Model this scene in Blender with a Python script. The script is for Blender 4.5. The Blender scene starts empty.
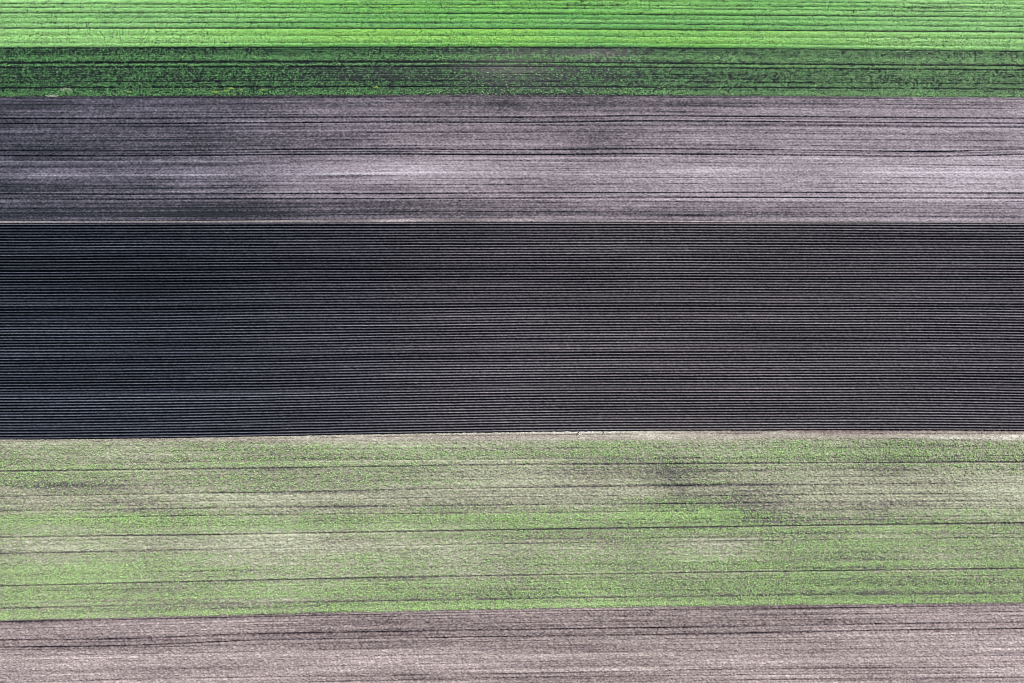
import bpy, math
import numpy as np

# ------------------------------------------------------------------ basics
S = 0.27                     # metres on the ground per map unit
CX, CY = 512.0, 341.5        # map origin (map y runs south)
rng = np.random.default_rng(11)
scene = bpy.context.scene
col = scene.collection
X0, X1 = -110.0, 1134.0      # the strips run on past both sides

SUN_EL, SUN_AZ = 39.0, 30.0  # azimuth east of north (+Y)


def tag(o, label, cat, kind=None, group=None):
    o['label'] = label
    o['category'] = cat
    if kind:
        o['kind'] = kind
    if group:
        o['group'] = group
    return o


def curve(xs, pts, sm=45.0):
    """smooth line y(x) through map points"""
    px = np.array([p[0] for p in pts], float)
    py = np.array([p[1] for p in pts], float)
    d = np.arange(-400, 1425, 4.0)
    v = np.interp(d, px, py)
    # keep the end slopes going
    sl = (py[1] - py[0]) / (px[1] - px[0])
    v = np.where(d < px[0], py[0] + (d - px[0]) * sl * .6, v)
    sr = (py[-1] - py[-2]) / (px[-1] - px[-2])
    v = np.where(d > px[-1], py[-1] + (d - px[-1]) * sr * .6, v)
    k = np.arange(-40, 41) * 4.0
    w = np.exp(-(k / sm) ** 2 / 2)
    w /= w.sum()
    vp = np.concatenate([v[0] + (np.arange(-40, 0)) * (v[1] - v[0]), v, v[-1] + (np.arange(1, 41)) * (v[-1] - v[-2])])
    v = np.convolve(vp, w, 'valid')
    return np.interp(xs, d, v)


XC5 = (0, 256, 512, 768, 1024)


def c5(*ys):
    return list(zip(XC5, ys))


def vnoise(X, Y, sx, sy, seed):
    r = np.random.default_rng(seed)
    gx = (X + 500.0) / sx
    gy = (Y + 500.0) / sy
    nx = int(gx.max()) + 3
    ny = int(gy.max()) + 3
    T = r.random((ny, nx)).astype(np.float32) * 2 - 1
    i = gx.astype(np.int32)
    j = gy.astype(np.int32)
    fx = gx - i
    fy = gy - j
    fx = fx * fx * (3 - 2 * fx)
    fy = fy * fy * (3 - 2 * fy)
    a = T[j, i] * (1 - fx) + T[j, i + 1] * fx
    b = T[j + 1, i] * (1 - fx) + T[j + 1, i + 1] * fx
    return a * (1 - fy) + b * fy


def blob(X, Y, cx, cy, rx, ry):
    return np.exp(-(((X - cx) / rx) ** 2 + ((Y - cy) / ry) ** 2))


def prof(v, pts):
    return np.interp(v, [p[0] for p in pts], [p[1] for p in pts])


# ------------------------------------------------------------------ boundaries
B_top = c5(-78, -78, -78, -77, -74)
B12 = c5(47.6, 46.9, 46.7, 48.2, 51.2)
B23 = c5(96.6, 95.6, 94.3, 95.9, 97.6)
B34a = [(0, 221.4), (128, 221.4), (256, 220.6), (400, 219.3), (512, 219.0), (640, 220.4), (768, 221.4), (1024, 222.0)]
B34 = [(0, 223.4), (256, 222.9), (512, 222.3), (768, 222.8), (1024, 223.6)]
B45 = [(0, 439.6), (128, 438.8), (256, 436.6), (384, 433.8), (512, 432.0), (640, 430.6), (768, 430.2), (900, 429.8), (1024, 431.0)]
B45b = [(0, 441.6), (128, 441.2), (256, 441.4), (384, 441.0), (512, 440.6), (640, 440.2), (768, 438.2), (900, 437.8), (1024, 440.6)]
B56 = c5(620.0, 614.4, 608.4, 604.8, 602.3)
B_bot = c5(772, 768, 763, 759, 756)


# ------------------------------------------------------------------ mesh builders
def wpos(X, Y):
    return (X - CX) * S, (CY - Y) * S


def make_mesh(name, verts, quads, mat, attrs=None):
    me = bpy.data.meshes.new(name)
    nv, nf = len(verts), len(quads)
    me.vertices.add(nv)
    me.vertices.foreach_set('co', np.ascontiguousarray(verts, np.float32).ravel())
    me.loops.add(nf * 4)
    me.loops.foreach_set('vertex_index', np.ascontiguousarray(quads, np.int32).ravel())
    me.polygons.add(nf)
    me.polygons.foreach_set('loop_start', np.arange(0, nf * 4, 4, dtype=np.int32))
    for k, a in (attrs or {}).items():
        at = me.attributes.new(k, 'FLOAT', 'POINT')
        at.data.foreach_set('value', np.ascontiguousarray(a, np.float32).ravel())
    me.update(calc_edges=True)
    me.validate()
    me.materials.append(mat)
    o = bpy.data.objects.new(name, me)
    col.objects.link(o)
    return o


class Strip:
    """a strip of land between two boundary lines, as one height field"""

    def __init__(self, top, bot, dx, ny):
        self.top, self.bot = top, bot
        self.xs = np.arange(X0, X1 + .01, dx)
        t = curve(self.xs, top)
        b = curve(self.xs, bot)
        v = np.linspace(0, 1, ny)
        self.X = np.repeat(self.xs[None, :], ny, 0)
        self.V = np.repeat(v[:, None], len(self.xs), 1)
        self.Y = t[None, :] + (b - t)[None, :] * self.V
        # y as read along the middle of the map: follows the working direction
        t5 = float(curve(np.array([512.0]), top)[0])
        b5 = float(curve(np.array([512.0]), bot)[0])
        self.R = t5 + (b5 - t5) * self.V
        self.h = np.zeros_like(self.X)
        self.dry = np.zeros_like(self.X)  # soil dryness; in strips three and four also painted lens haze
        self.tone = np.zeros_like(self.X)  # tint strength; also carries the painted bluish left side

    def line(self, pts, depth, w, wet=.3, seed=0, gap=0.0, sm=45.0):
        yl = curve(self.xs, pts, sm)[None, :] + .55
        g = np.exp(-((self.Y - yl) / w) ** 2)
        s = np.ones_like(self.xs)
        if gap:
            n = vnoise(self.xs, self.xs * 0, 38, 50, 900 + seed) * .6 + vnoise(self.xs, self.xs * 0, 9, 50, 950 + seed) * .4
            s = np.clip(1 + gap * (n * 1.6 - .35), .0, 1.25)
        self.h -= depth * g * s[None, :]
        # spoil thrown up beside the rut
        self.h += .22 * depth * s[None, :] * np.exp(-((np.abs(self.Y - yl) - 2.0 * w) / w) ** 2)
        self.dry -= wet * g * s[None, :]

    def build(self, name, mat):
        x, y = wpos(self.X, self.Y)
        ny, nx = self.X.shape
        # skirt rows close the strip down into the ground
        z = np.vstack([np.full((1, nx), -.45), self.h, np.full((1, nx), -.45)])
        x = np.vstack([x[:1], x, x[-1:]])
        y = np.vstack([y[:1], y, y[-1:]])
        d = np.vstack([self.dry[:1], self.dry, self.dry[-1:]])
        t = np.vstack([self.tone[:1], self.tone, self.tone[-1:]])
        n = ny + 2
        idx = np.arange(n * nx).reshape(n, nx)
        q = np.stack([idx[1:, :-1], idx[1:, 1:], idx[:-1, 1:], idx[:-1, :-1]], -1).reshape(-1, 4)
        return make_mesh(name, np.stack([x, y, z], -1).reshape(-1, 3), q, mat,
                         {'dry': d, 'tone': t})


# ------------------------------------------------------------------ materials
def mat_new(name):
    m = bpy.data.materials.new(name)
    m.use_nodes = True
    nt = m.node_tree
    nt.nodes.clear()
    out = nt.nodes.new('ShaderNodeOutputMaterial')
    b = nt.nodes.new('ShaderNodeBsdfPrincipled')
    nt.links.new(b.outputs[0], out.inputs[0])
    return m, nt, b, out


def math_node(nt, op, a, b_):
    n = nt.nodes.new('ShaderNodeMath')
    n.operation = op
    for i, v in enumerate((a, b_)):
        if isinstance(v, (int, float)):
            n.inputs[i].default_value = v
        else:
            nt.links.new(v, n.inputs[i])
    return n.outputs[0]


def soil_mat(name, ramp, tint, grain=.16, gscale=3.2, streak=.06):
    """soil colour runs from moist to dry, painted lens haze included, with crumbs and drag streaks"""
    m, nt, b, out = mat_new(name)
    at = nt.nodes.new('ShaderNodeAttribute')
    at.attribute_name = 'dry'
    tn = nt.nodes.new('ShaderNodeAttribute')
    tn.attribute_name = 'tone'
    co = nt.nodes.new('ShaderNodeTexCoord')
    n1 = nt.nodes.new('ShaderNodeTexNoise')
    n1.inputs['Scale'].default_value = gscale
    n1.inputs['Detail'].default_value = 4
    n1.inputs['Roughness'].default_value = .7
    nt.links.new(co.outputs['Object'], n1.inputs['Vector'])
    mp = nt.nodes.new('ShaderNodeMapping')
    mp.inputs['Scale'].default_value = (.08, 3.2, 1)
    nt.links.new(co.outputs['Object'], mp.inputs['Vector'])
    n2 = nt.nodes.new('ShaderNodeTexNoise')
    n2.inputs['Scale'].default_value = 1.0
    n2.inputs['Detail'].default_value = 3
    nt.links.new(mp.outputs[0], n2.inputs['Vector'])
    g = math_node(nt, 'MULTIPLY', math_node(nt, 'SUBTRACT', n1.outputs['Fac'], .5), grain * 2)
    s = math_node(nt, 'MULTIPLY', math_node(nt, 'SUBTRACT', n2.outputs['Fac'], .5), streak * 2)
    f = math_node(nt, 'ADD', math_node(nt, 'ADD', at.outputs['Fac'], g), s)
    r = nt.nodes.new('ShaderNodeValToRGB')
    els = r.color_ramp.elements
    els[0].position, els[0].color = ramp[0][0], (*ramp[0][1], 1)
    els[1].position, els[1].color = ramp[-1][0], (*ramp[-1][1], 1)
    for p, c in ramp[1:-1]:
        e = els.new(p)
        e.color = (*c, 1)
    nt.links.new(f, r.inputs[0])
    mx = nt.nodes.new('ShaderNodeMix')
    mx.data_type = 'RGBA'
    mx.blend_type = 'MULTIPLY'
    nt.links.new(tn.outputs['Fac'], mx.inputs['Factor'])
    nt.links.new(r.outputs[0], mx.inputs[6])
    mx.inputs[7].default_value = (*tint, 1)
    nt.links.new(mx.outputs[2], b.inputs['Base Color'])
    b.inputs['Roughness'].default_value = .95
    b.inputs['Specular IOR Level'].default_value = 0.0
    return m


def leaf_mat(name, ramp, transl=.3, rough=.55, pale=(.5, .6, .4)):
    m, nt, b, out = mat_new(name)
    at = nt.nodes.new('ShaderNodeAttribute')
    at.attribute_name = 'hue'
    r = nt.nodes.new('ShaderNodeValToRGB')
    els = r.color_ramp.elements
    els[0].position, els[0].color = ramp[0][0], (*ramp[0][1], 1)
    els[1].position, els[1].color = ramp[-1][0], (*ramp[-1][1], 1)
    for p, c in ramp[1:-1]:
        e = els.new(p)
        e.color = (*c, 1)
    nt.links.new(at.outputs['Fac'], r.inputs[0])
    pa = nt.nodes.new('ShaderNodeAttribute')
    pa.attribute_name = 'bloom'
    pm = nt.nodes.new('ShaderNodeMix')
    pm.data_type = 'RGBA'
    nt.links.new(pa.outputs['Fac'], pm.inputs['Factor'])
    nt.links.new(r.outputs[0], pm.inputs[6])
    pm.inputs[7].default_value = (*pale, 1)
    leafcol = pm.outputs[2]
    nt.links.new(leafcol, b.inputs['Base Color'])
    b.inputs['Roughness'].default_value = rough
    b.inputs['Specular IOR Level'].default_value = .3
    if transl:
        t = nt.nodes.new('ShaderNodeBsdfTranslucent')
        nt.links.new(leafcol, t.inputs['Color'])
        mx = nt.nodes.new('ShaderNodeMixShader')
        mx.inputs[0].default_value = transl
        nt.links.new(b.outputs[0], mx.inputs[1])
        nt.links.new(t.outputs[0], mx.inputs[2])
        nt.links.new(mx.outputs[0], out.inputs[0])
    return m


def leaves(name, X, Y, Z, size, hue, mat, tilt=.55, seed=0, aspect=.6, bloom=None, slope=None):
    """small pointed leaf faces, each with its own turn and tilt"""
    r = np.random.default_rng(seed)
    n = len(X)
    x, y = wpos(X, Y)
    c = np.stack([x, y, Z], -1)
    a = r.random(n) * 2 * math.pi
    t = np.abs(r.normal(0, tilt, n)).clip(0, 1.35)
    u = np.stack([np.cos(a) * np.cos(t), np.sin(a) * np.cos(t), -np.sin(t)], -1)
    roll = r.normal(0, tilt * .8, n)
    w0 = np.stack([-np.sin(a), np.cos(a), np.zeros(n)], -1)
    nn = np.cross(u, w0)
    w = w0 * np.cos(roll)[:, None] + nn * np.sin(roll)[:, None]
    if slope is not None:       # leaves lean outwards on the flanks of the row
        cs, sn = np.cos(slope), np.sin(slope)
        u = np.stack([u[:, 0], u[:, 1] * cs + u[:, 2] * sn, -u[:, 1] * sn + u[:, 2] * cs], -1)
        w = np.stack([w[:, 0], w[:, 1] * cs + w[:, 2] * sn, -w[:, 1] * sn + w[:, 2] * cs], -1)
    L = size[:, None]
    Wd = (size * aspect * (.8 + .4 * r.random(n)))[:, None]
    v = np.stack([c - u * L * .5, c + w * Wd * .5 + u * L * .08, c + u * L * .5, c - w * Wd * .5 + u * L * .08], 1)
    q = np.arange(n * 4).reshape(n, 4)
    return make_mesh(name, v.reshape(-1, 3), q, mat, {'hue': np.repeat(hue, 4), 'bloom': np.repeat(np.zeros(n) if bloom is None else np.clip(bloom, 0, 1), 4)})


def scatter(top, bot, n, seed):
    r = np.random.default_rng(seed)
    X = X0 + (X1 - X0) * r.random(n)
    V = r.random(n)
    t = curve(X, top)
    b = curve(X, bot)
    t5 = float(curve(np.array([512.0]), top)[0])
    b5 = float(curve(np.array([512.0]), bot)[0])
    return X, t + (b - t) * V, t5 + (b5 - t5) * V, r


def rough_ground(st, seed, clod=.03, mid=.03, crumb=1.0):
    """clods: independent heights per vertex plus a coarser tilth"""
    r = np.random.default_rng(seed)
    a = vnoise(st.X + .45 * st.Y, st.Y, 1.15, 1.25, seed + 1)
    b_ = vnoise(st.X + .5 * st.Y, st.Y, 1.7, 1.7, seed + 3)
    st.h += r.normal(0, clod * .5, st.X.shape)
    st.h += a * clod * 2.2 + np.maximum(b_, 0) ** 1.5 * mid * 2.2
    st.h += vnoise(st.X, st.Y, 7, 3, seed + 2) * mid * .6
    # crumb tops dry out first
    st.dry += (vnoise(st.X, st.Y, 1.0, .95, seed + 4) * .16 + vnoise(st.X + .4 * st.Y, st.Y, 1.8, 1.6, seed + 5) * .10) * crumb


def drag_lines(st, seed, depth, wet, per=1.15, run=170, warp=1.0):
    """many fine broken furrows left by the tines, along the working direction"""
    R = st.R + warp * .5 * vnoise(st.X, st.R, 190, 14, seed)
    a = vnoise(st.X, R, run, per, seed + 1)
    b_ = vnoise(st.X, R, run * .35, per * .8, seed + 2)
    d = np.clip(a * .75 + b_ * .55 - .12, 0, 1) ** 1.6
    u = np.clip(-a * .75 - b_ * .45 - .2, 0, 1) ** 1.6
    st.h -= depth * d
    st.h += depth * .35 * u
    st.dry += wet * (.7 * u - d)


def drill(X, R, per, seed):
    """0..1, high on the drilled rows"""
    ph = R / per + .25 * vnoise(X, R, 220, 12, seed) + .06 * vnoise(X, R, 15, 4, seed + 1)
    return .5 + .5 * np.cos(2 * math.pi * ph)


# ------------------------------------------------------------------ base ground
m, nt, b, out = mat_new('open_farmland')
co = nt.nodes.new('ShaderNodeTexCoord')
mp = nt.nodes.new('ShaderNodeMapping')
mp.inputs['Scale'].default_value = (.0006, .02, 1)
nt.links.new(co.outputs['Object'], mp.inputs['Vector'])
n1 = nt.nodes.new('ShaderNodeTexNoise')
n1.inputs['Scale'].default_value = 1.0
n1.inputs['Detail'].default_value = 1
nt.links.new(mp.outputs[0], n1.inputs['Vector'])
n2 = nt.nodes.new('ShaderNodeTexNoise')
n2.inputs['Scale'].default_value = .6
n2.inputs['Detail'].default_value = 5
nt.links.new(co.outputs['Object'], n2.inputs['Vector'])
f = math_node(nt, 'ADD', n1.outputs['Fac'], math_node(nt, 'MULTIPLY', math_node(nt, 'SUBTRACT', n2.outputs['Fac'], .5), .12))
r_ = nt.nodes.new('ShaderNodeValToRGB')
els = r_.color_ramp.elements
els[0].position, els[0].color = .36, (.05, .048, .055, 1)
els[1].position, els[1].color = .64, (.06, .16, .04, 1)
for p, c in ((.45, (.12, .105, .11)), (.53, (.14, .12, .115)), (.56, (.11, .15, .07))):
    e = els.new(p)
    e.color = (*c, 1)
nt.links.new(f, r_.inputs[0])
nt.links.new(r_.outputs[0], b.inputs['Base Color'])
b.inputs['Roughness'].default_value = .95
G = 4000.0
k = 40
gx = np.linspace(-G, G, k + 1)
GX, GY = np.meshgrid(gx, gx)
idx = np.arange((k + 1) ** 2).reshape(k + 1, k + 1)
q = np.stack([idx[:-1, :-1], idx[:-1, 1:], idx[1:, 1:], idx[1:, :-1]], -1).reshape(-1, 4)
o = make_mesh('ground', np.stack([GX.ravel(), GY.ravel(), np.full(GX.size, -.4)], -1), q, m)
tag(o, 'open farmland stretching away beyond the striped fields', 'ground', 'structure')

# ------------------------------------------------------------------ 1 bright green crop
F1_LINES = [  # points, strength, width, gaps
    (c5(-62, -62, -61, -60, -58), .8, 1.0, .3),
    (c5(-50, -50, -49, -48, -45), .6, .8, .5),
    (c5(-38, -38, -37, -36, -33), 1, 1.0, .2),
    (c5(-26, -26, -25, -24, -21), .5, .8, .6),
    (c5(-13, -13, -12, -11, -8), .9, 1.0, .2),
    (c5(-4.2, -4, -3.6, -2, 1.5), .5, .7, .7),
    (c5(0.2, .4, 1.0, 2.4, 4.9), .55, .7, .7),
    (c5(4.3, 4.8, 5.3, 6.8, 9.2), .75, .75, .5),
    (c5(7.8, 8.0, 8.4, 10, 12.8), .6, .8, .7),
    (c5(13.3, 13.2, 14.1, 15.8, 17.6), 1.0, .95, .25),
    (c5(16.2, 16.0, 16.6, 18.0, 19.6), .3, .6, .9),
    (c5(18.4, 18.3, 19.0, 20.4, 22.2), .55, .7, .6),
    (c5(23.6, 23.0, 23.6, 25.3, 27), .8, .85, .45),
    (c5(26.0, 25.8, 26.2, 28.0, 29.6), .35, .6, .8),
    (c5(28.5, 28.5, 28.8, 30.8, 32.4), 1.1, .95, .1),
    (c5(35.7, 35.9, 36, 37.8, 39.3), .5, .75, .6),
    (c5(39.6, 39.6, 39.5, 41.2, 43.0), .25, .6, .9),
    (c5(43.6, 43.0, 42.8, 44.5, 47), .5, .8, .75),
]


def row_gap(X, Y, lines, seed=0):
    g = np.zeros_like(X)
    for k, (pts, s, w, gap) in enumerate(lines):
        yl = curve(X, pts)
        n = vnoise(X, X * 0, 30, 50, 300 + seed + k) * .6 + vnoise(X, X * 0, 7, 50, 400 + seed + k) * .4
        st = s * np.clip(1 + gap * (n * 1.6 - .2), 0, 1.3)
        g = np.maximum(g, st * np.exp(-((Y - yl) / w) ** 2))
    return g


wet_soil = soil_mat('moist_crop_soil', [(0, (.028, .028, .036)), (.5, (.06, .056, .064)), (1, (.13, .115, .12))], (.9, .92, 1.0))
st = Strip(B_top, B12, 1.6, 150)
for pts, s, w, gap in F1_LINES:
    st.line(pts, .18 * s, w, .2, gap=gap)
rough_ground(st, 21, .02, .02)
st.dry -= .08
st.dry += .35 + .15 * vnoise(st.X, st.R, 120, 4, 22)
o = st.build('leafy_field', wet_soil)
tag(o, 'dark soil under the dense bright green crop, topmost strip', 'field', 'structure')

X, Y, R, r = scatter(B_top, B12, 600000, 31)
gap = row_gap(X, Y, [(p, s_ * .95, w_ * .82, g_) for p, s_, w_, g_ in F1_LINES])
dr = drill(X, R, 2.35, 340)
gap = np.maximum(gap, .5 * (1 - dr) ** 2.4 * np.clip(.62 + .75 * vnoise(X, R, 70, 2.2, 342), 0, 1))
thin = .5 + .5 * vnoise(X, R, 3.0, 1.6, 33)
grey = blob(X, Y, 590, 4, 40, 6) + blob(X, Y, 930, 9, 60, 6) + .8 * blob(X, Y, 930, 42, 90, 4) + .7 * blob(X, Y, 605, 46, 40, 3)
keep = (gap < .30 + .45 * r.random(len(X))) & (r.random(len(X)) > .04 + .08 * (thin < .2) + .35 * grey)
X, Y, R, gap = X[keep], Y[keep], R[keep], gap[keep]
band = prof(R, [(-80, .5), (-4, .50), (2.5, .62), (5, .5), (7, .60), (9, .46), (11.5, .66), (14, .42), (15.5, .50), (18, .38), (20.5, .52), (23.5, .38), (26, .46), (28, .40), (29.5, .68), (33, .80), (36, .66), (39.5, .90), (42, .62), (44.5, .58), (46.7, .40)])
pale = .35 * (prof(X, [(-100, 1), (150, .8), (330, .25), (500, .1), (720, .3), (900, .8), (1100, 1)]))
hue = band + r.normal(0, .12, len(X)) + .10 * vnoise(X, R, 110, 5, 35) + .12 * vnoise(X, R, 60, 1.5, 36) - .25 * blob(X, R, 595, 40, 45, 8)
ys = np.stack([curve(X, p) for p, s_, w_, g_ in F1_LINES if s_ >= .5] + [curve(X, B12)], -1)
k_ = np.clip((ys < Y[:, None]).sum(1), 1, ys.shape[1] - 1)
ii = np.arange(len(X))
ya, yb = ys[ii, k_ - 1], ys[ii, k_]
fr = np.clip((Y - ya) / (yb - ya), 0, 1)
hump = (4 * fr * (1 - fr)) ** .6
lean = .46 * np.sign(.5 - fr) * np.abs(1 - 2 * fr) ** 1.3
z = (.26 + .22 * hump) * np.clip(1 - .6 * gap, .1, 1) + .10 * vnoise(X, Y, 2.5, 2, 37) - .22 * r.random(len(X)) ** 2
lm = leaf_mat('bright_leaf', [(0, (.035, .20, .050)), (.35, (.105, .44, .095)), (.7, (.23, .60, .09)), (1, (.38, .70, .11))], .3, pale=(.40, .70, .30))
o = leaves('leafy_crop', X, Y, z, .21 + .16 * r.random(len(X)), np.clip(hue + .05 * (R > 28) - .02, 0, 1), lm, .36, 38, .8, pale * (1.0 + 1.8 * r.random(len(X))) + .30 * r.random(len(X)) + .12 * vnoise(X, R, 150, 3, 343), lean)
tag(o, 'dense bright green leafy crop in long rows along the top', 'crop', 'stuff')

# ------------------------------------------------------------------ 2 dark green sparse crop
F2_LINES = [
    (c5(48.4, 47.6, 47.5, 49.0, 51.9), .8, .8, .6),  # dark line put in for the shadow the taller crop casts
    (c5(63.0, 61.8, 62.0, 64.4, 65.6), 1.0, 1.0, .25),
    (c5(67.3, 66.7, 66.2, 68.7, 70.0), .9, .9, .35),
    (c5(74.0, 73.5, 73.0, 75.0, 76.2), .4, .8, .8),
    (c5(78.0, 77.0, 76.8, 79.0, 80.6), .45, .8, .8),
    (c5(82.7, 80.6, 81.0, 82.6, 84.0), .8, .9, .5),
    (c5(87.9, 86.7, 86.2, 87.5, 89.0), 1.0, .9, .3),
]
st = Strip(B12, B23, 1.2, 140)
for k, (pts, s, w, gp) in enumerate(F2_LINES):
    st.line(pts, .16 * s, w * .8, .2, seed=k, gap=gp)
rough_ground(st, 51, .03, .03)
dusty = .85 * ((.32 * blob(st.X, st.Y, 500, 66, 45, 20) + .35 * blob(st.X, st.Y, 605, 52, 40, 7)) + .22 * blob(st.X, st.Y, 360, 74, 70, 10)
         + .3 * blob(st.X, st.Y, 560, 70, 120, 30) + prof(st.X, [(0, 0), (300, .02), (520, .16), (700, .14), (900, .26), (1100, .3)]))
st.dry += .06 + .08 * vnoise(st.X, st.R, 150, 4, 52) + dusty
st.tone[:] = .3
dark_soil = soil_mat('dark_crop_soil', [(0, (.014, .018, .020)), (.4, (.040, .044, .044)), (.7, (.085, .084, .080)), (1, (.14, .13, .125))], (.9, .95, 1.0), .2)
o = st.build('sparse_field', dark_soil)
tag(o, 'dark moist soil showing through the patchy dark green crop strip', 'field', 'structure')

X, Y, R, r = scatter(B12, B23, 165000, 61)
gap = row_gap(X, Y, [(p, s_, w_ * .75, g_ + .15) for p, s_, w_, g_ in F2_LINES], 40)
dr = drill(X, R, 2.2, 345)
cl = .5 + .5 * (.4 * vnoise(X, Y, 2.4, 2.0, 62) + .8 * vnoise(X + .4 * Y, Y, 1.5, 1.4, 63))
dens = prof(R, [(46, .4), (50, .52), (54, .6), (57, .9), (60, .7), (62, .4), (64.3, .95), (66, .45), (70, .58), (76, .52), (80, .50), (84, .72), (87, .5), (90, .8), (94, .78), (96, .6)])
dens = dens + prof(X, [(0, -.15), (300, -.14), (480, -.18), (620, -.17), (760, -.20), (1000, -.22)]) + .40 * (dr - .5) + .12 * vnoise(X, R, 70, 4, 64) - .22 * blob(X, Y, 500, 68, 60, 22) - .32 * blob(X, Y, 605, 52, 40, 8) - .2 * blob(X, Y, 360, 74, 70, 9) \
    - .12 * blob(X, Y, 590, 75, 60, 20) + prof(X, [(0, 0), (620, 0), (800, .16), (1100, .22)]) - .3 * blob(X, Y, 520, 96, 90, 6)
keep = (gap < .25 + .4 * r.random(len(X))) & (.75 * cl + .6 * r.random(len(X)) - .26 < dens)
X, Y, R = X[keep], Y[keep], R[keep]
hue = .42 + r.normal(0, .24, len(X)) + .22 * np.exp(-((R - 57.5) / 2.5) ** 2) + .25 * np.exp(-((R - 64.3) / 1.2) ** 2) \
    + .15 * np.exp(-((R - 92) / 3) ** 2) + prof(X, [(0, -.08), (450, 0), (700, .08), (1100, .20)])
z = .05 + .36 * r.random(len(X)) * (1.3 - cl[keep])
lm2 = leaf_mat('dark_leaf', [(0, (.018, .07, .026)), (.4, (.055, .20, .060)), (.75, (.14, .40, .12)), (1, (.34, .62, .19))], .2, pale=(.30, .42, .25))
o = leaves('patchy_crop', X, Y, z, .19 + .16 * r.random(len(X)), np.clip(hue, 0, 1), lm2, .45, 65, .7, (.08 + prof(X, [(0, 0), (500, .10), (760, .3), (1100, .55)])) * r.random(len(X)) ** 1.5 * 1.5)
tag(o, 'patchy dark green crop with bare gaps, second strip from the top', 'crop', 'stuff')

# ------------------------------------------------------------------ 3 ploughed purple grey field
F3_PAIRS = [
    ([(0, 118.3), (128, 118.2), (256, 117.4), (384, 116.6), (512, 117.0), (575, 116.6), (640, 115.2), (768, 116.2), (896, 117.2), (1024, 118.0)], 5.1),
    ([(0, 150.4), (128, 150.6), (256, 149.5), (384, 148.5), (512, 149.6), (600, 148.8), (640, 148.2), (768, 149.4), (896, 151.2), (960, 151.0), (1024, 148.8)], 5.0),
    ([(0, 193.6), (128, 194.0), (256, 193.3), (384, 193.4), (512, 192.7), (640, 192.4), (768, 192.0), (896, 192.8), (1024, 193.2)], 5.1),
]
st = Strip(B23, B34a, .62, 350)
for k, (pts, d) in enumerate(F3_PAIRS):
    st.line(pts, .20, .64, .34, seed=70 + k, gap=.12, sm=25)
    st.line([(x, y + d) for x, y in pts], .20, .64, .34, seed=80 + k, gap=.12, sm=25)
for k, (pts, s, gp) in enumerate([
    (c5(127, 126, 125.2, 124.6, 126.6), .5, .8), (c5(134, 132.6, 132, 131, 133), .35, .9), (c5(140.5, 139.6, 139, 138.4, 140.6), .45, .8),
    (c5(146.6, 145.6, 145.0, 145.2, 146.6), .45, .7), (c5(160, 160, 160.4, 163, 165.6), .4, .9), (c5(166.5, 165, 164, 166, 168), .3, .9),
    (c5(180, 179, 178, 177, 178), .45, .8), (c5(186, 185, 184.2, 183.2, 184), .5, .9), (c5(188.6, 188, 187.6, 187, 188), .3, .9),
    (c5(204, 203, 202.6, 202, 203.5), .35, .8), (c5(208, 207.6, 207, 207, 208), .45, .6), (c5(213, 212, 211.2, 212, 213), .4, .7),
    (c5(216.6, 216, 215, 216, 217), .35, .7), (c5(98.2, 97.2, 95.9, 97.4, 99.2), .5, .6), (c5(104, 103.4, 102.6, 103, 106), .3, .9),
    (c5(113, 112.4, 112, 111, 113), .3, .9)]):
    st.line(pts, .20 * s, .6, .38 * s, seed=100 + k, gap=gp * .8)
for k, (pts, s) in enumerate([  # low dry crests between passes
    ([(0, 110.9), (60, 111), (90, 112)], .3), (c5(132, 131, 130, 128.6, 130), .2), (c5(161.8, 161, 158.6, 158, 160), .2),
    (c5(175.8, 175, 172, 172.4, 173), .34), (c5(201, 200.6, 200, 200, 200.6), .22)]):
    yl = curve(st.xs, pts)[None, :]
    n = .65 + .5 * vnoise(st.xs, st.xs * 0, 70, 50, 600 + k)
    if k == 0:
        n = n * np.clip((110 - st.xs) / 30, 0, 1)
    g = np.exp(-((st.Y - yl) / .9) ** 2) * n[None, :]
    st.h += .06 * g
    st.dry += s * g
rough_ground(st, 111, .032, .035)
strk = .4 * vnoise(st.X, st.R, 220, 3.0, 112) + .7 * vnoise(st.X, st.R, 130, 1.1, 113) + .5 * vnoise(st.X, st.R, 40, .9, 115) + .3 * vnoise(st.X, st.R, 300, 9, 114)
d = prof(st.X, [(-100, .26), (60, .28), (200, .29), (250, .31), (310, .44), (520, .46), (650, .50), (760, .60), (900, .66), (1100, .74)])  # left-to-right rise paints lens haze into the soil colour
d = d + prof(st.R, [(94, -.05), (105, -.04), (118, .0), (135, -.02), (150, .0), (160, .03), (172, .06), (182, .04), (192, .05), (200, .02), (208, -.08), (214, -.14), (219, -.02)])
X_, Y_ = st.X, st.Y
d += .14 * blob(X_, Y_, 430, 171, 95, 12) + .14 * blob(X_, Y_, 370, 172, 130, 20) + .14 * blob(X_, Y_, 320, 112, 22, 4) \
    - .20 * blob(X_, Y_, 590, 102, 26, 5) - .12 * blob(X_, Y_, 508, 103, 18, 8) + .34 * blob(X_, Y_, 583, 102.6, 9, .9) \
    - .13 * blob(X_, Y_, 590, 138, 60, 24) - .12 * blob(X_, Y_, 600, 212, 90, 4) + .10 * blob(X_, Y_, 720, 175, 60, 16) + .06 * blob(X_, Y_, 930, 180, 110, 20) \
    - .12 * blob(X_, Y_, 800, 103, 160, 5) - .10 * blob(X_, Y_, 120, 105, 170, 9) - .08 * blob(X_, Y_, 140, 138, 150, 12) - .10 * blob(X_, Y_, 215, 212, 120, 6) \
    + .12 * blob(X_, Y_, 60, 172, 90, 7)
st.dry += d + .11 * strk
st.tone[:] = np.clip(prof(st.X, [(-100, .9), (200, .65), (420, .2), (650, .15), (1000, .2)]), 0, 1)  # bluish cast of the left side, painted as part of the haze
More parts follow.
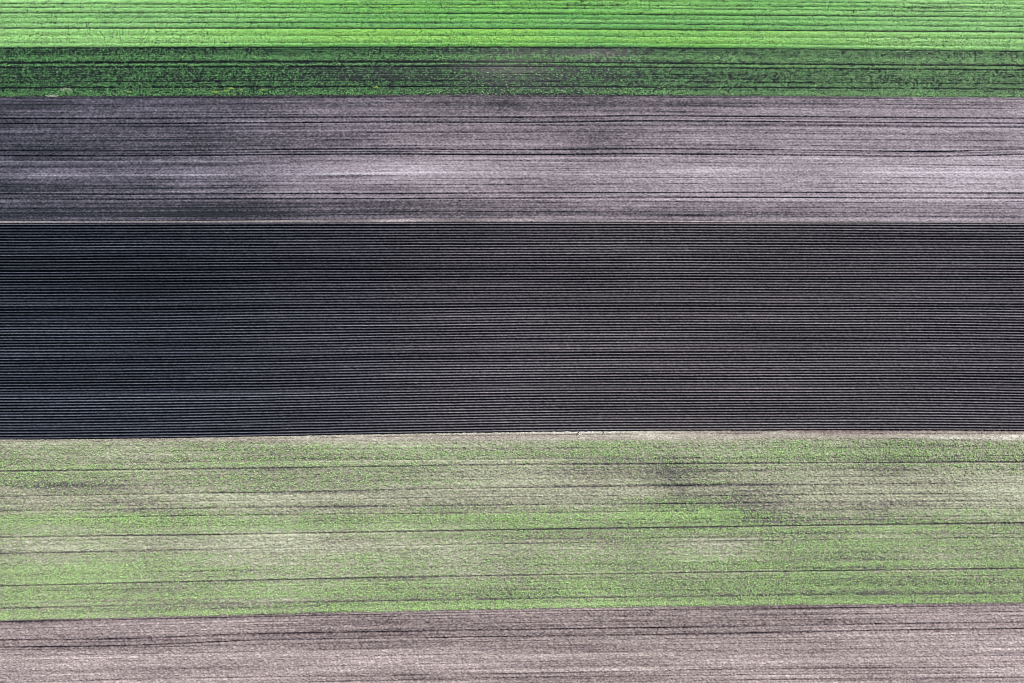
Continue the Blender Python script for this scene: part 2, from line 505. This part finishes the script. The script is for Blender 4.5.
drag_lines(st, 116, .10, .25, 1.1, 170)
drag_lines(st, 216, .08, .25, .9, 380)
drag_lines(st, 316, .05, .18, 2.2, 420)
st.dry += .09 * vnoise(st.X, st.Y, 120, 40, 119) + .06 * vnoise(st.X, st.Y, 50, 16, 118)
soil3 = soil_mat('ploughed_soil', [(0, (.022, .022, .025)), (.25, (.066, .058, .067)), (.5, (.150, .126, .140)), (.75, (.242, .208, .228)), (1, (.36, .32, .345))], (.74, .86, 1.04), .14)
o = st.build('ploughed_field', soil3)
tag(o, 'purple grey ploughed field crossed by three pairs of wheel ruts', 'field', 'structure')

# ------------------------------------------------------------------ margin between 3 and 4
st = Strip(B34a, B34, .62, 12)
st.h += .10 * np.sin(np.pi * st.V) + .02
rough_ground(st, 121, .03, .03)
st.dry += .30 + .28 * vnoise(st.X, st.R, 60, 3, 122) + prof(st.X, [(-100, .04), (200, .08), (420, .04), (620, .06), (760, -.04), (1100, -.12)])
st.dry += .16 * np.exp(-((st.V - .6) / .3) ** 2)
soil_m = soil_mat('dry_margin_soil', [(0, (.07, .06, .062)), (.5, (.19, .165, .165)), (1, (.44, .39, .37))], (.84, .88, 1.0), .12)
st.tone[:] = .5
o = st.build('soil_margin', soil_m)
tag(o, 'thin pale dry soil margin between the ploughed field and the dark ridges', 'field margin', 'structure')

# ------------------------------------------------------------------ 4 dark ridged field
NR = 77
st = Strip(B34, B45, .9, 77 * 10 + 1)
ph = st.V * NR
wob = .14 * vnoise(st.X, st.R, 130, 24, 131) + .07 * vnoise(st.X, st.R, 300, 6, 132) + .03 * vnoise(st.X, st.R, 14, 5, 133)
ph = ph + wob * np.clip(np.minimum(st.V, 1 - st.V) * 30, 0, 1)
ri = np.floor(ph).astype(int) + 2
fr = ph - np.floor(ph)
rr = np.random.default_rng(134)
rh = 1 + rr.normal(0, .22, NR + 6)
crest = np.clip(1.5 * (.5 - .5 * np.cos(2 * math.pi * fr)) - .22, 0, 1) ** .9
crest = crest * rh[ri] * (1 + .18 * vnoise(st.X, st.R, 50, 2.8, 135))
st.h += .34 * crest * (1 + .22 * vnoise(st.X, st.Y, 1.5, 1.1, 139)) - .08
rough_ground(st, 136, .02, .022, .55)
wt = np.exp(-((fr - .42) / .08) ** 2)
rd = rr.normal(0, .13, NR + 6)
st.dry += .125 + wt * (.54 + rd[ri] * .7 + .16 * vnoise(st.X, st.R, 90, 2.6, 137)) + .05 * vnoise(st.X, st.R, 160, 9, 138)
st.dry += prof(st.X, [(-100, -.105), (150, -.095), (330, -.035), (520, .045), (760, .055), (1100, .075)])  # darker left, paler right: vignetting and haze painted into the soil
st.dry += -.10 * blob(st.X, st.Y, 150, 275, 210, 26) + .045 * blob(st.X, st.Y, 130, 400, 200, 40) + .05 * blob(st.X, st.Y, 500, 360, 300, 60) + .04 * blob(st.X, st.Y, 60, 330, 90, 20)
st.tone[:] = prof(st.X, [(-100, 1), (200, .85), (450, .35), (700, .2), (1000, .35)])  # blue cast painted in towards the left, goes with the haze
soil4 = soil_mat('ridge_soil', [(0, (.0145, .014, .0155)), (.25, (.046, .041, .044)), (.5, (.122, .106, .109)), (.75, (.22, .193, .194)), (1, (.33, .295, .30))], (.66, .85, 1.10), .14, 4.0, .03)
o = st.build('ridged_field', soil4)
tag(o, 'wide dark field of narrow straight soil ridges across the middle', 'field', 'structure')

# ------------------------------------------------------------------ pale verge between 4 and 5
st = Strip(B45, B45b, .62, 36)
st.h += .05 * np.sin(np.pi * st.V)
rough_ground(st, 141, .025, .03)
rut = B45
yl = curve(st.xs, [(x, y + 3.6) for x, y in [(0, 438.6), (128, 437.6), (256, 435.4), (384, 433.0), (512, 431.4), (640, 430.4), (768, 429.8), (1024, 430.6)]])[None, :]
nn = np.clip(.6 + .8 * vnoise(st.xs, st.xs * 0, 26, 50, 142), 0, 1)[None, :] * prof(st.xs, [(150, 0), (300, 1), (1100, 1)])[None, :]
st.h -= .10 * np.exp(-((st.Y - yl) / .6) ** 2) * nn
st.dry += .56 - .35 * np.exp(-((st.Y - yl) / .6) ** 2) * nn + .12 * vnoise(st.X, st.R, 40, 4, 143)
up = np.clip(1 - (st.Y - curve(st.xs, B45)[None, :]) / 3.2, 0, 1)
st.dry += (.35 * blob(st.X, st.Y, 585, 432, 75, 4) + .12 * blob(st.X, st.Y, 430, 435, 110, 4) - .45 * blob(st.X, st.Y, 860, 431, 130, 3.0)
           - .28 * blob(st.X, st.Y, 1060, 431, 70, 3.0) + .12 * blob(st.X, st.Y, 960, 438, 110, 4)) * (.35 + .65 * up)
st.dry += .10 * blob(st.X, st.Y, 1000, 438, 120, 6) - .12 * (st.X < 180)
verge_m = soil_mat('verge_soil', [(0, (.07, .055, .055)), (.35, (.17, .14, .135)), (.65, (.33, .31, .265)), (1, (.62, .61, .58))], (.95, 1, .95), .18)
o = st.build('grass_verge', verge_m)
tag(o, 'pale dry verge between the dark ridges and the thin green crop', 'verge', 'structure')
X, Y, R, r = scatter(B45, B45b, 16000, 145)
keep = (blob(X, Y, 860, 430.5, 140, 3.2) + .6 * blob(X, Y, 1060, 430.5, 70, 3)) < r.random(len(X))
X, Y = X[keep], Y[keep]
lmd = leaf_mat('straw', [(0, (.16, .20, .09)), (.4, (.34, .33, .24)), (1, (.60, .58, .50))], .2, .7)
o = leaves('dry_grass', X, Y, .05 + .12 * r.random(len(X)), .18 + .22 * r.random(len(X)), np.clip(r.normal(.6, .25, len(X)), 0, 1), lmd, .6, 146, .3)
tag(o, 'bleached dry grass on the pale verge below the dark ridges', 'grass', 'stuff')

# ------------------------------------------------------------------ 5 thin green seedling field
F5_LINES = [  # points, depth strength, width, gaps, plant gap
    (c5(455, 449.4, 447.6, 448.0, 446.3), .5, .8, .7),
    (c5(464.7, 460.4, 458.8, 457.5, 455.4), .5, .7, .7),
    (c5(471.1, 468.0, 464.3, 463.0, 461.8), 1.2, .9, .2),
    (c5(478.6, 474.6, 471.6, 470.5, 469.4), .5, 1.1, .7),
    (c5(487, 482, 479.0, 476.8, 475.6), .3, .7, .9),
    (c5(496.2, 492.3, 487.3, 484.6, 482.3), .8, .7, .4),
    (c5(504, 500, 496.2, 495, 492.7), .6, .7, .6),
    (c5(511, 507.4, 504.5, 502.6, 500.3), .7, .9, .5),
    (c5(518.7, 514.4, 512.6, 510, 508), .7, .7, .5),
    (c5(529.5, 524.6, 520.9, 518, 515.3), .45, .7, .8),
    (c5(537.3, 533.8, 529.5, 525.8, 522.7), 1.2, .9, .2),
    (c5(545, 541, 536, 533.6, 531), .3, .7, .9),
    (c5(553.6, 548.3, 543.2, 540.2, 537.0), .7, .7, .5),
    (c5(566, 560.5, 556, 553, 549), .35, .7, .9),
    (c5(575, 570, 565, 561, 558), .35, .7, .9),
    (c5(586, 579.7, 574.9, 571.3, 568.2), 1.05, .85, .2),
    (c5(591.4, 586.2, 582.2, 577.8, 575.0), .55, .6, .5),
    (c5(600, 594.5, 590, 586.5, 583.5), .4, .8, .8),
    (c5(608.6, 602.6, 598.4, 595.0, 592.6), .8, 1.3, .4),
    (c5(613, 607.5, 602.6, 599.0, 596.6), .35, .8, .8),
]
G5 = [(440, .12), (444, .32), (449, .50), (454, .55), (460, .5), (463, .52), (467, .6), (471, .42), (476, .42), (484, .34), (488, .2), (493, .14), (497, .30),
      (503, .30), (510, .36), (513, .72), (520, .70), (527, .56), (531, .5), (540, .42), (550, .45), (560, .64), (572, .70), (578, .68), (590, .75), (597, .55), (602, .80), (606, .98), (608.5, .8)]
D5 = [(440, .85), (444, .66), (450, .5), (465, .44), (471, .38), (480, .48), (485, .58), (490, .82), (495, .66), (503, .42), (510, .46), (520, .55), (530, .56), (545, .70), (555, .62), (575, .52), (590, .42), (598, .28), (605, .40), (608.5, .4)]
GB = [(.25, 60, 520, 230, 9), (.25, 660, 501, 60, 6), (.7, 690, 513.5, 58, 5.5), (-.2, 860, 508, 110, 14), (-.22, 640, 480, 130, 16), (-.2, 900, 482, 150, 14),
      (.2, 760, 453, 110, 6), (.2, 900, 540, 150, 16), (-.4, 725, 548, 50, 12), (-.28, 330, 545, 130, 14), (-.18, 60, 548, 120, 10), (.2, 60, 580, 170, 16),
      (.15, 300, 458, 150, 10), (-.25, 560, 470, 90, 14), (-.15, 1000, 490, 80, 40), (.15, 560, 518, 90, 8), (.12, 130, 470, 160, 16), (-.2, 360, 500, 200, 5),
      (.12, 990, 565, 120, 30), (.35, 790, 530.5, 210, 1.3)]
DB = [(-.34, 674, 482, 19, 20), (-.22, 735, 500, 40, 14), (-.14, 770, 530, 50, 22), (-.2, 650, 503, 50, 6), (.22, 725, 548, 60, 14), (.18, 330, 545, 150, 14), (.15, 60, 545, 100, 10), (-.12, 820, 508, 90, 12),
      (.15, 1010, 490, 70, 40), (-.1, 560, 505, 120, 8), (-.08, 140, 482, 120, 8), (.1, 560, 445, 130, 8), (.14, 100, 499, 300, 3.0), (-.1, 760, 590, 180, 12), (.1, 1000, 450, 80, 10)]
st = Strip(B45b, B56, .62, 430)
for k, (pts, s, w, gp) in enumerate(F5_LINES):
    st.line(pts, .16 * s, w * 1.05, .25 * s, seed=200 + k, gap=gp * .9)
rough_ground(st, 151, .055, .06, 1.2)
st.dry += .53 + .26 * (prof(st.R, D5) - .52) + .07 * vnoise(st.X, st.R, 200, 3, 152) + .12 * vnoise(st.X, st.R, 70, 1.2, 153) + .08 * vnoise(st.X, st.Y, 60, 22, 154)
for a, cx, cy, rx, ry in DB:
    st.dry += .55 * a * blob(st.X, st.Y, cx, cy, rx * 1.1, ry * 1.3)
drag_lines(st, 156, .06, .15, 1.1, 200, 1.6)
drag_lines(st, 256, .08, .18, 2.0, 380, 1.6)
drag_lines(st, 356, .05, .22, 3.2, 420, 1.6)
st.dry += .05 * vnoise(st.X, st.Y, 110, 34, 159)
soil5 = soil_mat('stubble_soil', [(0, (.05, .045, .05)), (.25, (.10, .09, .092)), (.5, (.20, .195, .152)), (.75, (.285, .29, .225)), (1, (.36, .37, .295))], (.94, 1, .90), .20)
st.tone[:] = .5
o = st.build('seedling_field', soil5)
tag(o, 'beige grey soil under thin young crop, broad strip below the ridges', 'field', 'structure')

X, Y, R, r = scatter(B45b, B56, 480000, 161)
g = prof(R, G5) - .01 + .18 * vnoise(X, R, 200, 4, 162) + .20 * vnoise(X, R, 120, 1.8, 163) + .10 * vnoise(X, Y, 50, 16, 164)
for a, cx, cy, rx, ry in GB:
    g = g + 1.15 * a * blob(X, Y, cx, cy, rx, ry)
g = g - .18 * vnoise(X, Y, 110, 34, 159) + .10 * (drill(X, R, 2.3, 350) - .5)
g = np.where((X > 742) & (R > 507) & (R < 525), g - .16 * np.exp(-((X - 742) / 120) ** 2), g)
gap = row_gap(X, Y, [(p, s_ * .95, w_ * 1.05, g_) for p, s_, w_, g_ in F5_LINES], 80)
cl = .5 + .5 * (.55 * vnoise(X + .5 * Y, Y, 1.9, 2.0, 165) + .6 * vnoise(X + .5 * Y, Y, 1.25, 1.3, 166))
keep = (gap < .25 + .5 * r.random(len(X))) & (.95 * cl + .5 * r.random(len(X)) - .28 < .06 + .80 * np.clip(g, .03, 1.1))
X, Y, R, g = X[keep], Y[keep], R[keep], g[keep]
hue = .24 + .48 * g + r.normal(0, .17, len(X)) + .25 * np.exp(-((R - 606) / 2.5) ** 2) * r.random(len(X)) - .25 * blob(X, Y, 672, 478, 25, 16) + .2 * blob(X, Y, 690, 513.5, 58, 6)
lm5 = leaf_mat('young_leaf', [(0, (.075, .12, .055)), (.3, (.17, .27, .10)), (.6, (.235, .46, .115)), (1, (.38, .70, .17))], .25, pale=(.46, .56, .34))
o = leaves('young_crop', X, Y, .06 + .34 * r.random(len(X)) * (1.25 - cl[keep]), .17 + .18 * r.random(len(X)), np.clip(hue, 0, 1), lm5, .55, 167, .65, .7 * r.random(len(X)) ** 1.3)
tag(o, 'thin pale green seedlings scattered over the broad beige field', 'crop', 'stuff')

# ------------------------------------------------------------------ 6 pinkish harrowed field
st = Strip(B56, B_bot, .62, 380)
for k, (pts, dep, w, gp) in enumerate([
    (c5(622.0, 616.6, 611.6, 608.7, 605.0), .17, .7, .35),
    (c5(629, 621.8, 617.4, 615.2, 611.2), .10, .6, .6),
    ([(0, 640), (130, 638.8), (256, 633.2), (384, 631.6), (512, 629.5), (640, 627.8), (768, 625.8), (896, 623.6), (1024, 621.8)], .24, .8, .35),
    ([(0, 647), (130, 645.8), (256, 639.6), (384, 638.2), (512, 636.3), (640, 634.6), (768, 632.5), (896, 630.0), (1024, 628.3)], .22, .75, .4),
    (c5(636, 629, 622.4, 620.2, 616.0), .08, .6, .7),
    (c5(650, 644.6, 641, 637.6, 634), .08, .7, .8), (c5(656, 651, 646, 643, 640), .07, .7, .9), (c5(664, 658, 653, 650, 647), .08, .7, .8),
    (c5(672, 667, 662, 659, 655), .07, .7, .9), (c5(682, 677, 673.6, 668.6, 667), .12, .8, .7), (c5(688, 683, 677, 674.6, 672.6), .10, .7, .7),
    (c5(694, 689, 683, 679.6, 677.4), .12, .8, .6), (c5(712, 706, 700, 696, 692), .2, .8, .3), (c5(719, 713, 707, 703, 699), .2, .8, .3)]):
    st.line(pts, dep, w, .30 * dep / .2, seed=300 + k, gap=gp, sm=28)
for k, (pts, s) in enumerate([(c5(627, 624, 614.6, 612, 608.4), .2), (c5(633, 626.6, 619.8, 617.4, 613.6), .18), (c5(660, 654.6, 649.6, 646.6, 643.4), .16), (c5(676, 671, 671, 666, 664), .2), (c5(643, 637, 633, 629.5, 625), .12)]):
    yl = curve(st.xs, pts)[None, :]
    n = .5 + .6 * vnoise(st.xs, st.xs * 0, 60, 50, 650 + k)
    gg = np.exp(-((st.Y - yl) / .8) ** 2) * n[None, :]
    st.h += .05 * gg
    st.dry += s * gg
rough_ground(st, 171, .05, .055, 1.25)
st.dry += prof(st.R, [(608, .40), (614, .48), (622, .47), (630, .44), (638, .42), (646, .54), (655, .57), (665, .58), (680, .55), (760, .54)])
st.dry += .12 * vnoise(st.X, st.R, 220, 4, 172) + .12 * vnoise(st.X, st.R, 80, 1.1, 173) + .08 * vnoise(st.X, st.Y, 60, 14, 174) + prof(st.X, [(-100, .06), (300, .05), (700, .04), (900, .10), (1100, .16)])
st.dry += .10 * blob(st.X, st.Y, 60, 665, 90, 14) - .08 * blob(st.X, st.Y, 100, 635, 130, 10) - .06 * blob(st.X, st.Y, 620, 645, 120, 8) + .12 * blob(st.X, st.Y, 715, 643, 30, 4)
drag_lines(st, 176, .06, .15, 1.0, 170, 1.0)
drag_lines(st, 276, .06, .17, .9, 330, 1.0)
soil6 = soil_mat('harrowed_soil', [(0, (.030, .025, .027)), (.25, (.090, .071, .074)), (.5, (.178, .148, .145)), (.75, (.266, .226, .217)), (1, (.41, .36, .34))], (.95, .93, 1.0), .24)
st.tone[:] = prof(st.X, [(-100, .8), (300, .5), (700, .2), (1000, .8)])
o = st.build('harrowed_field', soil6)
tag(o, 'pinkish brown harrowed field with one pair of wheel ruts, lowest strip', 'field', 'structure')

# ------------------------------------------------------------------ marker posts on the verge
def lathe_box(name, w, d, z0, z1, taper, mat, parent, loc, tiltx=0.0, bev=.02):
    """a tapered bevelled block as one mesh"""
    import bmesh
    bm = bmesh.new()
    bmesh.ops.create_cube(bm, size=1)
    for v in bm.verts:
        k = taper if v.co.z > 0 else 1
        v.co.x *= w * k
        v.co.y *= d * k
        v.co.z = z1 if v.co.z > 0 else z0
        v.co.x += tiltx * v.co.z
    bmesh.ops.bevel(bm, geom=bm.edges[:], offset=bev, segments=2, affect='EDGES')
    me = bpy.data.meshes.new(name)
    bm.to_mesh(me)
    bm.free()
    me.materials.append(mat)
    ob = bpy.data.objects.new(name, me)
    col.objects.link(ob)
    ob.parent = parent
    ob.location = loc
    return ob


def plain(name, c1, c2, sc, rough=.85):
    m, nt, b, out = mat_new(name)
    co = nt.nodes.new('ShaderNodeTexCoord')
    n = nt.nodes.new('ShaderNodeTexNoise')
    n.inputs['Scale'].default_value = sc
    n.inputs['Detail'].default_value = 5
    nt.links.new(co.outputs['Object'], n.inputs['Vector'])
    r = nt.nodes.new('ShaderNodeValToRGB')
    r.color_ramp.elements[0].position = .35
    r.color_ramp.elements[0].color = (*c1, 1)
    r.color_ramp.elements[1].position = .65
    r.color_ramp.elements[1].color = (*c2, 1)
    nt.links.new(n.outputs['Fac'], r.inputs[0])
    nt.links.new(r.outputs[0], b.inputs['Base Color'])
    b.inputs['Roughness'].default_value = rough
    return m


wood = plain('tarred_wood', (.012, .012, .014), (.03, .028, .028), 9)
conc = plain('pale_concrete', (.5, .49, .46), (.66, .65, .62), 6)
for px, py, hgt, lab, foot in ((578.4, 432.3, .75, 'taller dark marker post on the pale verge, white block at its foot', True),
                               (603.4, 432.4, .45, 'stubby dark marker post on the pale verge, with no block', False)):
    root = bpy.data.objects.new('marker_post', None)
    col.objects.link(root)
    x, y = wpos(px, py)
    root.location = (x, y, .02)
    tag(root, lab, 'post', None, 'marker posts on the pale verge')
    lathe_box('stake', .26, .26, -.2, hgt, .85, wood, root, (0, 0, 0), -.06)
    lathe_box('cap', .30, .30, hgt, hgt + .05, .6, wood, root, (-.06 * hgt, 0, .002), 0, .012)
    if foot:
        lathe_box('footing', .42, .3, -.1, .16, .9, conc, root, (.30, -.62, 0), 0, .03)

# ------------------------------------------------------------------ dead and flowering weeds at the crop edge
straw2 = leaf_mat('bleached_straw', [(0, (.30, .27, .24)), (1, (.66, .62, .58))], .15, .8)
yel = leaf_mat('yellow_weed', [(0, (.16, .30, .05)), (1, (.42, .50, .08))], .2)


def weeds(name, cx, cy, rx, ry, n, mat, seed, label, cat, group=None, hgt=.5, sz=.3, asp=.35):
    r = np.random.default_rng(seed)
    a = r.random(n) * 2 * math.pi
    d = np.sqrt(r.random(n))
    X = cx + rx * d * np.cos(a)
    Y = cy + ry * d * np.sin(a) + .35 * np.sin(X * 1.7)
    o = leaves(name, X, Y, .06 + hgt * r.random(n) * (1 - .6 * d), sz * (.6 + .8 * r.random(n)), r.random(n), mat, .6, seed + 1, asp)
    return tag(o, label, cat, None, group)


weeds('dead_weeds', 52.5, 96.0, 7.0, .9, 130, straw2, 801, 'flattened bleached dead weeds along the crop and ploughed soil edge', 'weeds', None, .25, .34)
weeds('dead_weeds', 66.5, 89.6, 6.0, 1.9, 70, straw2, 803, 'loose clump of bleached dead weeds standing inside the dark green crop', 'weeds', None, .5, .34)
for k, (cx, cy, rx) in enumerate(((129, 92, 3), (190, 89.6, 1.8), (215, 92.2, 3), (226, 91, 3.2), (231, 88.6, 3), (241, 89.4, 2.4), (262, 90, 2.2), (376, 87.4, 2.6))):
    weeds('yellow_weed', cx, cy, rx, .9, int(16 * rx), yel, 820 + 2 * k, 'small yellowish weed clump in the lower edge of the dark green crop', 'weed', 'yellow weeds in the crop edge', .45, .26, .6)

# ------------------------------------------------------------------ light, sky, camera
w = bpy.data.worlds.new('World')
scene.world = w
w.use_nodes = True
wn = w.node_tree
bg = wn.nodes['Background']
sky = wn.nodes.new('ShaderNodeTexSky')
sky.sky_type = 'NISHITA'
sky.sun_disc = False
sky.sun_elevation = math.radians(SUN_EL)
sky.sun_rotation = math.radians(SUN_AZ)
wn.links.new(sky.outputs[0], bg.inputs[0])
bg.inputs[1].default_value = .05

sl = bpy.data.lights.new('sun', 'SUN')
sl.energy = 5.0
sl.angle = math.radians(.53)
sl.color = (1.0, .96, .90)
so = bpy.data.objects.new('sun', sl)
col.objects.link(so)
el, az = math.radians(SUN_EL), math.radians(SUN_AZ)
from mathutils import Vector
dv = Vector((math.sin(az) * math.cos(el), math.cos(az) * math.cos(el), math.sin(el)))
so.rotation_euler = (-dv).to_track_quat('-Z', 'Y').to_euler()
so.location = dv * 400

cam = bpy.data.cameras.new('camera')
co_ = bpy.data.objects.new('camera', cam)
col.objects.link(co_)
H = 215.0
cam.sensor_width = 36
cam.lens = 36 * H / (1024 * S)
cam.clip_end = 12000
co_.location = (0, 0, H)
co_.rotation_euler = (0, 0, 0)
scene.camera = co_

scene.cycles.pixel_filter_type = 'BLACKMAN_HARRIS'
scene.cycles.filter_width = 1.0
scene.cycles.sample_clamp_direct = 6.0
scene.cycles.sample_clamp_indirect = 1.5
scene.cycles.caustics_reflective = False
scene.cycles.caustics_refractive = False
scene.view_settings.view_transform = 'Standard'
scene.view_settings.look = 'None'
scene.view_settings.exposure = .82
scene.view_settings.gamma = 1
